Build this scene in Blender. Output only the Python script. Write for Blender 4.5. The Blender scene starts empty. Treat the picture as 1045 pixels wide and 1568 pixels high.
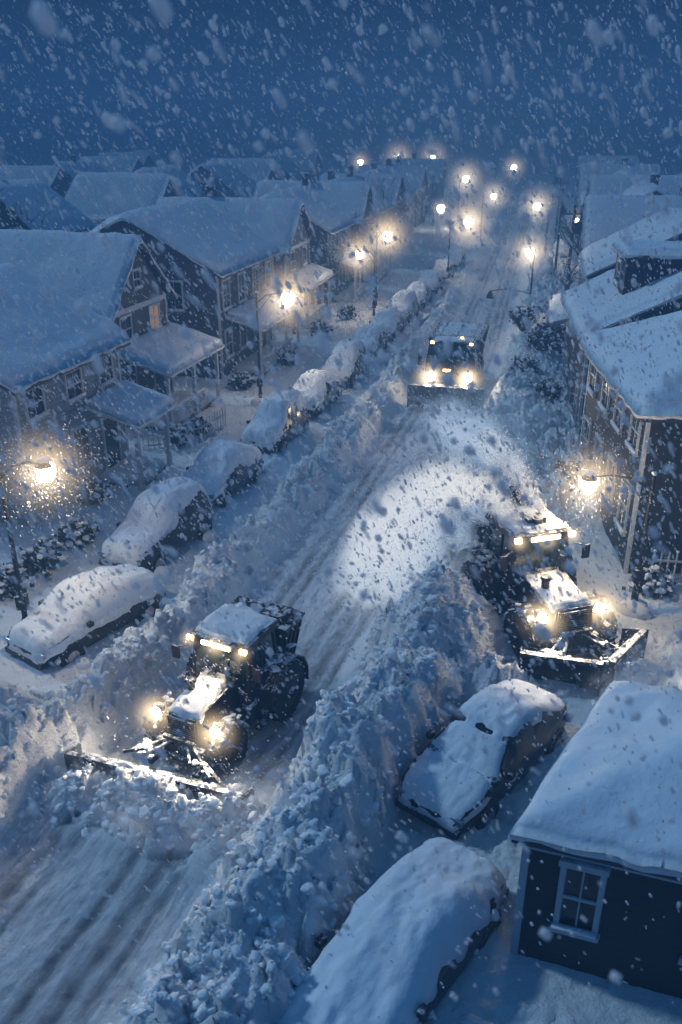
import bpy, bmesh, math, random
import numpy as np
from mathutils import Vector, Matrix
random.seed(7); rng=np.random.default_rng(7)
sc=bpy.context.scene
col=sc.collection

# ------------------------------------------------------------------ noise
R=rng.random((256,256)); R2=rng.random((256,256)); R3=rng.random((256,256))
def vn(x,y,o=0):
    x=np.asarray(x,float)+o*17.3; y=np.asarray(y,float)+o*9.1
    xi=np.floor(x).astype(int); yi=np.floor(y).astype(int); fx=x-xi; fy=y-yi
    fx=fx*fx*fx*(fx*(fx*6-15)+10); fy=fy*fy*fy*(fy*(fy*6-15)+10)
    a=R[xi&255,yi&255]; b=R[(xi+1)&255,yi&255]; c=R[xi&255,(yi+1)&255]; d=R[(xi+1)&255,(yi+1)&255]
    return (a*(1-fx)+b*fx)*(1-fy)+(c*(1-fx)+d*fx)*fy
def fbm(x,y,o=0,n=4):
    s=0;a=.5
    for i in range(n):
        s=s+a*vn(x,y,o+i*3); x=np.asarray(x)*2.03; y=np.asarray(y)*2.03; a*=.5
    return s
def clod(x,y,o=0):
    x=np.asarray(x,float)+o*3.7; y=np.asarray(y,float)+o*5.9
    xi=np.floor(x).astype(int); yi=np.floor(y).astype(int); best=np.zeros(x.shape)
    for i in (-1,0,1):
        for j in (-1,0,1):
            a=(xi+i)&255; b=(yi+j)&255
            px=xi+i+R2[a,b]; py=yi+j+R3[a,b]; r=.45+.5*R[a,b]
            q=r*r-((x-px)**2+(y-py)**2)
            best=np.maximum(best,np.sqrt(np.maximum(q,0)))
    return best
def chunk(x,y,o=0):
    x=np.asarray(x,float)+o*4.3; y=np.asarray(y,float)+o*6.1
    xi=np.floor(x).astype(int); yi=np.floor(y).astype(int); bd=np.full(x.shape,9.); val=np.zeros(x.shape)
    for i in (-1,0,1):
        for j in (-1,0,1):
            a=(xi+i)&255; b=(yi+j)&255
            dx=x-(xi+i+R2[a,b]); dy=y-(yi+j+R3[a,b]); q=dx*dx+dy*dy
            vv=R[a,b]+(R[(a+7)&255,b]-.5)*1.7*dx+(R[a,(b+9)&255]-.5)*1.7*dy-.35*q
            k=q<bd; val=np.where(k,vv,val); bd=np.where(k,q,bd)
    return val
def sst(a,b,x):
    t=np.clip((np.asarray(x,float)-a)/(b-a),0,1); return t*t*(3-2*t)

# ------------------------------------------------------------------ road centre line
_py=[-10,9,11.3,13.5,18.1,25.5,34.7,44.9,57.5,77.7,95,137,250,600]
_px=[-13,-5.9,-5.1,-4.1,-1.9,.4,3.0,5.9,9,13.6,17.4,27,52,130]
_ty=np.arange(-10,600,.5); _tx=np.interp(_ty,_py,_px)
k=np.exp(-np.arange(-8,9)**2/18.); k/=k.sum()
_tx=np.convolve(np.pad(_tx,8,mode='edge'),k,'valid')
_tx[:12]=np.interp(_ty[:12],_py,_px)
def cx(y): return np.interp(y,_ty,_tx)
def th(y): return np.arctan((cx(np.asarray(y)+3)-cx(np.asarray(y)-3))/6)
def height(x,y,full=True):
    x=np.asarray(x,float); y=np.asarray(y,float)
    d=(x-cx(y))*np.cos(th(y))
    n=fbm(x*.22,y*.22,1); n2=fbm(x*.55,y*.55,5)
    d2=d+.9*(n2-.5)
    yard=(.30+.5*(n-.5))*np.maximum(sst(5.0,6.5,d),sst(4.3,5.2,-d))
    amp=.75+.9*n
    farf=1-.45*sst(40,80,y)
    L=((1.05-.35*sst(20,26,y))*amp)*sst(2.0,3.0,-d2)*(1-sst(3.3,4.3,-d2))*farf
    Lf=1.2*amp*sst(2.2,3.6,-d2)*(1-sst(8.0,11,-d2))*(1-sst(15.5,18.5,y))
    L=np.maximum(L,Lf)
    Rr=(1.5*amp)*sst(2.0,3.4,d2)*(1-sst(4.2,5.3,d2))*(1-sst(20,24,y))
    Rf=(1.2*amp)*sst(2.1,3.4,d2)*(1-.45*sst(4.0,7.5,d2))*(1-.35*sst(7,9,d2))*sst(24,30,y)*farf
    pile=2.6*np.exp(-(((x-2.45-.25*(y-18.9))/1.5)**2+((y-18.9)/2.3)**2)**1.1)
    pile2=1.0*np.exp(-(((x-3.6)/1.3)**2+((y-17.2)/.9)**2))
    ax,ay,bx,by=-6.0,14.1,-1.9,12.7
    tt=np.clip(((x-ax)*(bx-ax)+(y-ay)*(by-ay))/((bx-ax)**2+(by-ay)**2),0,1)
    dist=np.hypot(x-(ax+tt*(bx-ax)),y-(ay+tt*(by-ay)))
    roll=(.5+.35*tt)*np.exp(-(dist/(.6+.35*tt))**2)*(.6+.8*n2)
    roll2=.7*np.exp(-(((x-7.2)/.8)**2+((y-17.7)/.8)**2))+.5*np.exp(-(((x-8.8)/1.0)**2+((y-19.2)/1.6)**2))
    drift=.9*np.exp(-(((x-9.2)/2.4)**2+((y-16.2)/2.0)**2))
    h=np.maximum.reduce([yard,L,Rr+0*x,Rf,pile,pile2+.3*yard,roll,roll2,drift*1.0])
    lane=(1-sst(2.0,2.5,np.abs(d2)))*(1-sst(.08,.25,h))
    m=np.clip((h-.30)/.35,0,1)*(1-sst(9,12,np.abs(d))*.8)
    m=np.maximum(m,np.clip((roll-.12)/.25,0,1)*.8)
    m2=np.clip(m+.10*(1-lane),0,1)
    if full:
        wx=x+.25*(fbm(x*1.3,y*1.3,9)-.5)*2; wy=y+.25*(fbm(x*1.3,y*1.3,12)-.5)*2
        h=h+m2*(.28*clod(wx*1.15,wy*1.15,1)+.38*chunk(wx*1.35,wy*1.35,1)+.22*chunk(wx*3.0,wy*3.0,2)+.12*chunk(wx*6.0,wy*6.0,3)+.05*clod(wx*5.6,wy*5.6,3)-.42)
        h=h+lane*(.03*fbm(x*5,y*5,3)+.03*chunk(x*5,y*3.3,6))+m*.12*(fbm(x*2.2,y*2.2,20)-.5)
        for c,w in ((-1.25,.16),(-.8,.12),(.55,.14),(1.15,.18),(1.6,.1)):
            h=h-lane*.06*np.exp(-((d-c-.12*(n2-.5))/w)**2)
    return h

# ------------------------------------------------------------------ materials
def mat(name,base=(.5,.5,.5),rough=.6,metal=0,bump=0,bscale=8,var=0,vscale=3,emit=None,es=0,spec=.5):
    m=bpy.data.materials.new(name); m.use_nodes=True; nt=m.node_tree; b=nt.nodes['Principled BSDF']
    b.inputs['Base Color'].default_value=(*base,1); b.inputs['Roughness'].default_value=rough; b.inputs['Metallic'].default_value=metal
    b.inputs['Specular IOR Level'].default_value=spec
    tc=nt.nodes.new('ShaderNodeTexCoord')
    if var>0:
        n=nt.nodes.new('ShaderNodeTexNoise'); n.inputs['Scale'].default_value=vscale; n.inputs['Detail'].default_value=5
        nt.links.new(tc.outputs['Object'],n.inputs['Vector'])
        r=nt.nodes.new('ShaderNodeValToRGB'); r.color_ramp.elements[0].position=.3; r.color_ramp.elements[1].position=.7
        r.color_ramp.elements[0].color=(*[c*(1-var) for c in base],1); r.color_ramp.elements[1].color=(*[min(1,c*(1+var)) for c in base],1)
        nt.links.new(n.outputs['Fac'],r.inputs['Fac']); nt.links.new(r.outputs['Color'],b.inputs['Base Color'])
    if bump>0:
        n=nt.nodes.new('ShaderNodeTexNoise'); n.inputs['Scale'].default_value=bscale; n.inputs['Detail'].default_value=6; n.inputs['Roughness'].default_value=.6
        nt.links.new(tc.outputs['Object'],n.inputs['Vector'])
        bp=nt.nodes.new('ShaderNodeBump'); bp.inputs['Strength'].default_value=bump; bp.inputs['Distance'].default_value=.06
        nt.links.new(n.outputs['Fac'],bp.inputs['Height']); nt.links.new(bp.outputs['Normal'],b.inputs['Normal'])
    if emit:
        b.inputs['Emission Color'].default_value=(*emit,1); b.inputs['Emission Strength'].default_value=es
    return m
SNOW=mat('snow',(.82,.85,.89),.7,bump=.55,bscale=7,spec=.25)
ROOFSNOW=mat('roof_snow',(.76,.81,.88),.7,bump=.55,bscale=4.5,spec=.25,var=.06)
def frosted(name,base,amount,rough=.45,metal=0,scale=5):
    m=mat(name,base,rough,metal); nt=m.node_tree; b=nt.nodes['Principled BSDF']
    tc=nt.nodes.new('ShaderNodeTexCoord'); n=nt.nodes.new('ShaderNodeTexNoise'); n.inputs['Scale'].default_value=scale; n.inputs['Detail'].default_value=8; n.inputs['Roughness'].default_value=.7
    nt.links.new(tc.outputs['Object'],n.inputs['Vector'])
    g=nt.nodes.new('ShaderNodeNewGeometry'); sx=nt.nodes.new('ShaderNodeSeparateXYZ'); nt.links.new(g.outputs['Normal'],sx.inputs[0])
    mu=nt.nodes.new('ShaderNodeMath'); mu.operation='MULTIPLY_ADD'; nt.links.new(sx.outputs['Z'],mu.inputs[0]); mu.inputs[1].default_value=.22; nt.links.new(n.outputs['Fac'],mu.inputs[2])
    r=nt.nodes.new('ShaderNodeValToRGB'); r.color_ramp.elements[0].position=.72-amount; r.color_ramp.elements[1].position=.8-amount
    nt.links.new(mu.outputs[0],r.inputs['Fac'])
    mx=nt.nodes.new('ShaderNodeMix'); mx.data_type='RGBA'; mx.inputs['A'].default_value=(*base,1); mx.inputs['B'].default_value=(.78,.81,.86,1)
    nt.links.new(r.outputs['Color'],mx.inputs['Factor']); nt.links.new(mx.outputs['Result'],b.inputs['Base Color'])
    bp=nt.nodes.new('ShaderNodeBump'); bp.inputs['Strength'].default_value=.5; bp.inputs['Distance'].default_value=.03
    nt.links.new(r.outputs['Color'],bp.inputs['Height']); nt.links.new(bp.outputs['Normal'],b.inputs['Normal'])
    return m
def siding(name,base,frost=.04):
    m=frosted(name,base,frost,.7,scale=3); nt=m.node_tree; b=nt.nodes['Principled BSDF']
    tc=nt.nodes.new('ShaderNodeTexCoord'); sx=nt.nodes.new('ShaderNodeSeparateXYZ'); nt.links.new(tc.outputs['Object'],sx.inputs[0])
    d=nt.nodes.new('ShaderNodeMath'); d.operation='DIVIDE'; nt.links.new(sx.outputs['Z'],d.inputs[0]); d.inputs[1].default_value=.17
    f=nt.nodes.new('ShaderNodeMath'); f.operation='FRACT'; nt.links.new(d.outputs[0],f.inputs[0])
    old=b.inputs['Base Color'].links[0].from_socket
    r=nt.nodes.new('ShaderNodeValToRGB'); r.color_ramp.elements[0].color=(.4,.4,.4,1); r.color_ramp.elements[1].position=.22; r.color_ramp.elements[1].color=(1,1,1,1)
    nt.links.new(f.outputs[0],r.inputs['Fac'])
    mx=nt.nodes.new('ShaderNodeMix'); mx.data_type='RGBA'; mx.blend_type='MULTIPLY'; mx.inputs['Factor'].default_value=1
    nt.links.new(old,mx.inputs['A']); nt.links.new(r.outputs['Color'],mx.inputs['B']); nt.links.new(mx.outputs['Result'],b.inputs['Base Color'])
    return m
SID=[siding('siding_pale',(.27,.30,.34)),siding('siding_brown',(.075,.07,.07)),siding('siding_slate',(.08,.095,.115)),siding('siding_tan',(.10,.10,.10)),siding('siding_dark',(.018,.020,.026),0)]
TRIM=frosted('painted_trim',(.46,.50,.55),.03,.5)
DTRIM=frosted('dark_fascia',(.045,.05,.06),.02,.6)
GLASS=mat('window_glass',(.006,.010,.017),.12)
LITW=mat('lit_window',(.1,.07,.04),.4,emit=(1,.6,.28),es=.3)
BLACK=frosted('machine_paint',(.012,.013,.016),.03,.35,.2)
BLACK2=frosted('machine_paint_frosty',(.02,.021,.024),.10,.45,.2)
STEEL=frosted('blade_steel',(.033,.034,.038),.06,.45,.6)
RUB=frosted('tyre_rubber',(.013,.013,.014),.09,.85)
CABG=mat('cab_glass',(.012,.026,.028),.08,spec=.7,var=.3)
SEAT=mat('seat',(.03,.03,.03),.8)
HEAD=mat('headlamp',(1,.85,.6),.3,emit=(1,.82,.54),es=60)
BAR=mat('work_light',(1,.8,.5),.3,emit=(1,.72,.38),es=20)
AMB=mat('amber_beacon',(1,.4,.1),.3,emit=(1,.44,.12),es=22)
BULB=mat('lamp_globe',(1,.85,.65),.3,emit=(1,.84,.58),es=45)
BULBF=mat('distant_lamp_globe',(1,.9,.75),.3,emit=(1,.84,.60),es=90)
POLE=frosted('pole_metal',(.03,.032,.036),.02,.5,.5)
WOOD=mat('bark',(.05,.045,.042),.9,bump=.5,bscale=12)
LEAF=mat('shrub_foliage',(.035,.042,.042),.8,var=.4)
CHROME=mat('chrome_trim',(.4,.4,.42),.25,1)

def ground_mat():
    m=bpy.data.materials.new('snowy_ground'); m.use_nodes=True; nt=m.node_tree; b=nt.nodes['Principled BSDF']
    N=nt.nodes.new; K=nt.links.new
    a=N('ShaderNodeAttribute'); a.attribute_name='lane'; t=N('ShaderNodeAttribute'); t.attribute_name='track'
    uv=N('ShaderNodeAttribute'); uv.attribute_name='road_co'
    tc=N('ShaderNodeTexCoord')
    mp=N('ShaderNodeMapping'); mp.inputs['Scale'].default_value=(6,1.3,1); K(uv.outputs['Vector'],mp.inputs['Vector'])
    n=N('ShaderNodeTexNoise'); n.inputs['Scale'].default_value=1; n.inputs['Detail'].default_value=9; n.inputs['Roughness'].default_value=.7; K(mp.outputs[0],n.inputs['Vector'])
    n2=N('ShaderNodeTexNoise'); n2.inputs['Scale'].default_value=1.7; n2.inputs['Detail'].default_value=8; K(tc.outputs['Object'],n2.inputs['Vector'])
    r=N('ShaderNodeValToRGB'); r.color_ramp.elements[0].position=.34; r.color_ramp.elements[0].color=(.38,.41,.46,1); r.color_ramp.elements[1].position=.58; r.color_ramp.elements[1].color=(.76,.80,.86,1)
    K(n.outputs['Fac'],r.inputs['Fac'])
    mx=N('ShaderNodeMix'); mx.data_type='RGBA'; mx.inputs['A'].default_value=(.82,.85,.89,1); K(a.outputs['Fac'],mx.inputs['Factor']); K(r.outputs['Color'],mx.inputs['B'])
    tm=N('ShaderNodeMath'); tm.operation='MULTIPLY'; K(t.outputs['Fac'],tm.inputs[0]); K(n2.outputs['Fac'],tm.inputs[1])
    tm2=N('ShaderNodeMath'); tm2.operation='MULTIPLY'; tm2.use_clamp=True; K(tm.outputs[0],tm2.inputs[0]); tm2.inputs[1].default_value=1.8
    mx2=N('ShaderNodeMix'); mx2.data_type='RGBA'; mx2.inputs['B'].default_value=(.13,.14,.16,1); K(tm2.outputs[0],mx2.inputs['Factor']); K(mx.outputs['Result'],mx2.inputs['A'])
    K(mx2.outputs['Result'],b.inputs['Base Color']); b.inputs['Roughness'].default_value=.7; b.inputs['Specular IOR Level'].default_value=.25
    n3=N('ShaderNodeTexNoise'); n3.inputs['Scale'].default_value=5; n3.inputs['Detail'].default_value=9; n3.inputs['Roughness'].default_value=.7; K(tc.outputs['Object'],n3.inputs['Vector'])
    bp=N('ShaderNodeBump'); bp.inputs['Strength'].default_value=.9; bp.inputs['Distance'].default_value=.12; K(n3.outputs['Fac'],bp.inputs['Height'])
    am=N('ShaderNodeMath'); am.operation='MULTIPLY'; K(a.outputs['Fac'],am.inputs[0]); am.inputs[1].default_value=.8
    bp2=N('ShaderNodeBump'); bp2.inputs['Distance'].default_value=.06; K(am.outputs[0],bp2.inputs['Strength']); K(n.outputs['Fac'],bp2.inputs['Height']); K(bp.outputs['Normal'],bp2.inputs['Normal'])
    K(bp2.outputs['Normal'],b.inputs['Normal'])
    return m

# ------------------------------------------------------------------ mesh helpers
def fastmesh(name,V,F,mats,smooth=True,parent=None):
    me=bpy.data.meshes.new(name); V=np.asarray(V,np.float32); F=np.asarray(F,np.int32)
    me.vertices.add(len(V)); me.vertices.foreach_set('co',V.ravel())
    k=F.shape[1]; me.loops.add(F.size); me.loops.foreach_set('vertex_index',F.ravel())
    me.polygons.add(len(F)); me.polygons.foreach_set('loop_start',np.arange(0,F.size,k,dtype=np.int32)); me.polygons.foreach_set('loop_total',np.full(len(F),k,np.int32))
    me.polygons.foreach_set('use_smooth',np.full(len(F),smooth))
    for m in mats: me.materials.append(m)
    me.update(calc_edges=True); me.validate()
    o=bpy.data.objects.new(name,me); col.objects.link(o)
    if parent: o.parent=parent
    return o
def empty(name,loc=(0,0,0),ang=0):
    o=bpy.data.objects.new(name,None); o.location=loc; o.rotation_euler=(0,0,ang); o.empty_display_size=.3; col.objects.link(o); return o
class MB:
    def __init__(s): s.v=[];s.f=[]
    def add(s,V,F):
        o=len(s.v); s.v+= [tuple(map(float,p)) for p in V]; s.f+=[tuple(int(i)+o for i in f) for f in F]
    def hexa(s,P): s.add(P,[(0,3,2,1),(4,5,6,7),(0,1,5,4),(1,2,6,5),(2,3,7,6),(3,0,4,7)])
    def box(s,x0,x1,y0,y1,z0,z1,tx=0,ty=0):
        s.hexa([(x0,y0,z0),(x1,y0,z0),(x1,y1,z0),(x0,y1,z0),(x0+tx,y0+ty,z1),(x1-tx,y0+ty,z1),(x1-tx,y1-ty,z1),(x0+tx,y1-ty,z1)])
    def cyl(s,p0,p1,r0,r1=None,n=10,caps=True):
        r1=r0 if r1 is None else r1
        p0=Vector(p0);p1=Vector(p1);d=(p1-p0).normalized(); a=d.orthogonal().normalized(); b=d.cross(a)
        V=[];F=[]
        for p,r in ((p0,r0),(p1,r1)):
            for i in range(n):
                t=2*math.pi*i/n; V.append(p+a*(r*math.cos(t))+b*(r*math.sin(t)))
        for i in range(n): F.append((i,(i+1)%n,n+(i+1)%n,n+i))
        if caps: F+= [tuple(range(n))[::-1],tuple(range(n,2*n))]
        s.add(V,F)
    def beam(s,p0,p1,w,h=None):
        h=h or w; p0=Vector(p0);p1=Vector(p1);d=(p1-p0).normalized(); up=Vector((0,0,1)) if abs(d.z)<.95 else Vector((1,0,0))
        a=d.cross(up).normalized()*w/2; b=a.cross(d).normalized()*h/2
        s.hexa([p0-a-b,p0+a-b,p1+a-b,p1-a-b,p0-a+b,p0+a+b,p1+a+b,p1-a+b])
    def lump(s,c,r,sq=.8,seed=0,n=10,m=7):
        rr=random.Random(seed); V=[];F=[]; ph=[rr.random()*6 for _ in range(6)]
        for j in range(m+1):
            t=math.pi*j/m
            for i in range(n):
                p=2*math.pi*i/n
                k=1+.14*math.sin(3*p+ph[0])*math.sin(t)+.12*math.sin(2*p+ph[1]+3*t)+.08*math.sin(5*p+ph[2]+4*t)*math.sin(t)
                V.append((c[0]+r*k*math.sin(t)*math.cos(p),c[1]+r*k*math.sin(t)*math.sin(p),c[2]+r*sq*k*math.cos(t)))
        for j in range(m):
            for i in range(n):F.append((j*n+i,(j+1)*n+i,(j+1)*n+(i+1)%n,j*n+(i+1)%n))
        s.add(V,F)
    def cap(s,x0,x1,y0,y1,zf,th=.35,nx=20,ny=20,seed=0,edge=.35,wob=.06,amp=.08,fs=.8):
        u=np.linspace(0,1,nx+1); u=.5-.5*np.cos(np.pi*u)*.5-.5*(1-2*u)*.5
        v=np.linspace(0,1,ny+1); v=.5-.5*np.cos(np.pi*v)*.5-.5*(1-2*v)*.5
        X,Y=np.meshgrid(x0+(x1-x0)*u,y0+(y1-y0)*v,indexing='ij')
        ed=np.minimum(np.minimum(X-x0,x1-X),np.minimum(Y-y0,y1-Y))
        e=np.clip(ed/edge,0,1); rise=np.sqrt(1-(1-e)**2)
        n=fbm(X*fs+seed*3.1,Y*fs+seed*1.7,seed%50)-.47
        n2=fbm(X*2.5*fs+seed,Y*2.5*fs,seed%31)-.47
        Zb=zf(X,Y); Z=Zb+.02+th*rise*(1+.7*n)+rise*amp*n2*1.2
        wx=(vn(X*2.1+seed,Y*2.1,3)-.5)*wob*2*(1-e); wy=(vn(X*2.1,Y*2.1+seed,8)-.5)*wob*2*(1-e)
        X2=X+wx; Y2=Y+wy
        V=np.stack([X2,Y2,Z],-1).reshape(-1,3).tolist(); F=[]
        W=ny+1
        for i in range(nx):
            for j in range(ny): F.append((i*W+j,(i+1)*W+j,(i+1)*W+j+1,i*W+j+1))
        ring=[i*W for i in range(nx+1)]+[nx*W+j for j in range(1,ny+1)]+[i*W+ny for i in range(nx-1,-1,-1)]+[j for j in range(ny-1,0,-1)]
        base=len(V)
        for q in ring:
            p=V[q]; V.append((p[0],p[1],p[2]-.05-.10*float(vn(p[0]*3,p[1]*3,4))))
        L=len(ring)
        for a in range(L): F.append((ring[a],base+a,base+(a+1)%L,ring[(a+1)%L])[::-1])
        s.add(V,F)
    def obj(s,name,mats,parent=None,smooth=False,bevel=0):
        me=bpy.data.meshes.new(name); me.from_pydata(s.v,[],s.f); me.materials.append(mats)
        if smooth: me.polygons.foreach_set('use_smooth',[True]*len(me.polygons))
        me.update(); o=bpy.data.objects.new(name,me); col.objects.link(o)
        if parent: o.parent=parent
        if bevel:
            b=o.modifiers.new('b','BEVEL'); b.width=bevel; b.segments=2; b.limit_method='ANGLE'; b.angle_limit=.6
        return o

# ------------------------------------------------------------------ ground
ys=[2.0]
while ys[-1]<560: ys.append(ys[-1]+max(.05,.0050*ys[-1]))
ys=np.array(ys)
ss=np.arange(-13,15,.065); o1=[];v=.1;p=15.
while p<420: p+=v; v*=1.13; o1.append(p)
o2=[];v=.1;p=-13.
while p>-420: p-=v; v*=1.13; o2.append(p)
ss=np.concatenate([np.array(o2)[::-1],ss,np.array(o1)])
S,Y=np.meshgrid(ss,ys); X=cx(Y)+S
Z=height(X,Y)
d=S*np.cos(th(Y))
ny_,nx_=X.shape; idx=np.arange(ny_*nx_).reshape(ny_,nx_)
F=np.stack([idx[:-1,:-1],idx[:-1,1:],idx[1:,1:],idx[1:,:-1]],-1).reshape(-1,4)
g=fastmesh('snowy_ground',np.stack([X,Y,Z],-1).reshape(-1,3),F,[ground_mat()])
n2=fbm(X*.55,Y*.55,5); d2=d+.9*(n2-.5)
lane=(1-sst(1.9,2.5,np.abs(d2)))*(1-sst(.12,.26,Z))
tr=np.zeros_like(d)
for c,w in ((-1.25,.17),(-.8,.11),(.55,.14),(1.15,.19),(1.6,.10)): tr+=np.exp(-((d-c-.12*(n2-.5))/w)**2)
tr=np.clip(tr,0,1)*lane*(.25+.75*vn(X*.8,Y*.5,7))
for nm,arr in (('lane',lane),('track',tr)):
    at=g.data.attributes.new(nm,'FLOAT','POINT'); at.data.foreach_set('value',arr.ravel().astype(np.float32))
at=g.data.attributes.new('road_co','FLOAT_VECTOR','POINT'); at.data.foreach_set('vector',np.stack([d,Y,0*d],-1).ravel().astype(np.float32))

# broken lumps of ploughed snow
bm=bmesh.new(); bmesh.ops.create_icosphere(bm,subdivisions=2,radius=1); iv=np.array([v.co[:] for v in bm.verts]); fi=np.array([[v.index for v in f.verts] for f in bm.faces]); bm.free()
N=9500
cy=8+np.abs(rng.random(N)**1.6)*50; side=rng.random(N)<.55
cd=np.where(side,rng.normal(3.8,.95,N),-rng.normal(3.2,.65,N)); fl=(cy<17)&(~side)&(rng.random(N)<.6); cd=np.where(fl,-rng.uniform(2.4,9,N),cd)
N2=900; cy=np.concatenate([cy,rng.normal(18.9,1.6,N2)]); cd=np.concatenate([cd,rng.normal(4.2,1.0,N2)])
N3=700; t_=rng.random(N3); cy=np.concatenate([cy,14.0-1.4*t_+rng.normal(0,.35,N3)]); x3=-6.0+4.1*t_+rng.normal(0,.15,N3); cd=np.concatenate([cd,(x3-cx(cy[-N3:]))*np.cos(th(cy[-N3:]))])
N=len(cy); keep=np.abs(cd)>2.1; keep[-N3:]=True; cy=cy[keep]; cd=cd[keep]; N=len(cy)
cxx=cx(cy)+cd/np.cos(th(cy)); cz=height(cxx,cy)
sz=.022+.075*rng.random(N)**3.5
q=np.sign(iv)*np.abs(iv)**.6; nz=1+.5*(rng.random((N,len(iv)))-.5)
sc3=np.stack([sz*rng.uniform(.6,1.5,N),sz*rng.uniform(.6,1.5,N),sz*rng.uniform(.4,.9,N)],-1)
V=q[None]*nz[...,None]*sc3[:,None]
an=rng.random(N)*6.28; ca,sa=np.cos(an)[:,None],np.sin(an)[:,None]; V=np.stack([V[...,0]*ca-V[...,1]*sa,V[...,0]*sa+V[...,1]*ca,V[...,2]+V[...,0]*rng.uniform(-.5,.5,(N,1))],-1)
V=V+np.stack([cxx,cy,cz+sz*.1],-1)[:,None]
Fc=(fi[None]+(np.arange(N)*len(iv))[:,None,None]).reshape(-1,3)
fastmesh('snow_clods',V.reshape(-1,3),Fc,[SNOW])

# ------------------------------------------------------------------ houses
def window(fr,gl,sn,face,a,z,w,h,pos,lit=None):
    def bx(mb,a0,a1,z0,z1,p0,p1):
        if face=='y': mb.box(a0,a1,pos-p1,pos-p0,z0,z1)
        elif face=='x0': mb.box(pos-p1,pos-p0,a0,a1,z0,z1)
        else: mb.box(pos+p0,pos+p1,a0,a1,z0,z1)
    t=.085
    bx(fr,a-w/2-t,a-w/2,z,z+h,.002,.07); bx(fr,a+w/2,a+w/2+t,z,z+h,.002,.07)
    bx(fr,a-w/2-t-.03,a+w/2+t+.03,z+h,z+h+.12,.002,.09); bx(fr,a-w/2-t-.04,a+w/2+t+.04,z-.09,z,.002,.12)
    bx(fr,a-w/2,a+w/2,z+h*.5-.03,z+h*.5+.03,.012,.045); bx(fr,a-.012,a+.012,z,z+h*.5-.03,.012,.035); bx(fr,a-.012,a+.012,z+h*.5+.03,z+h,.012,.035)
    bx(lit if lit is not None else gl,a-w/2,a+w/2,z,z+h,.002,.01)
    bx(sn,a-w/2-t,a+w/2+t,z+.001,z+.05+.06*random.random(),.05,.14)
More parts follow.
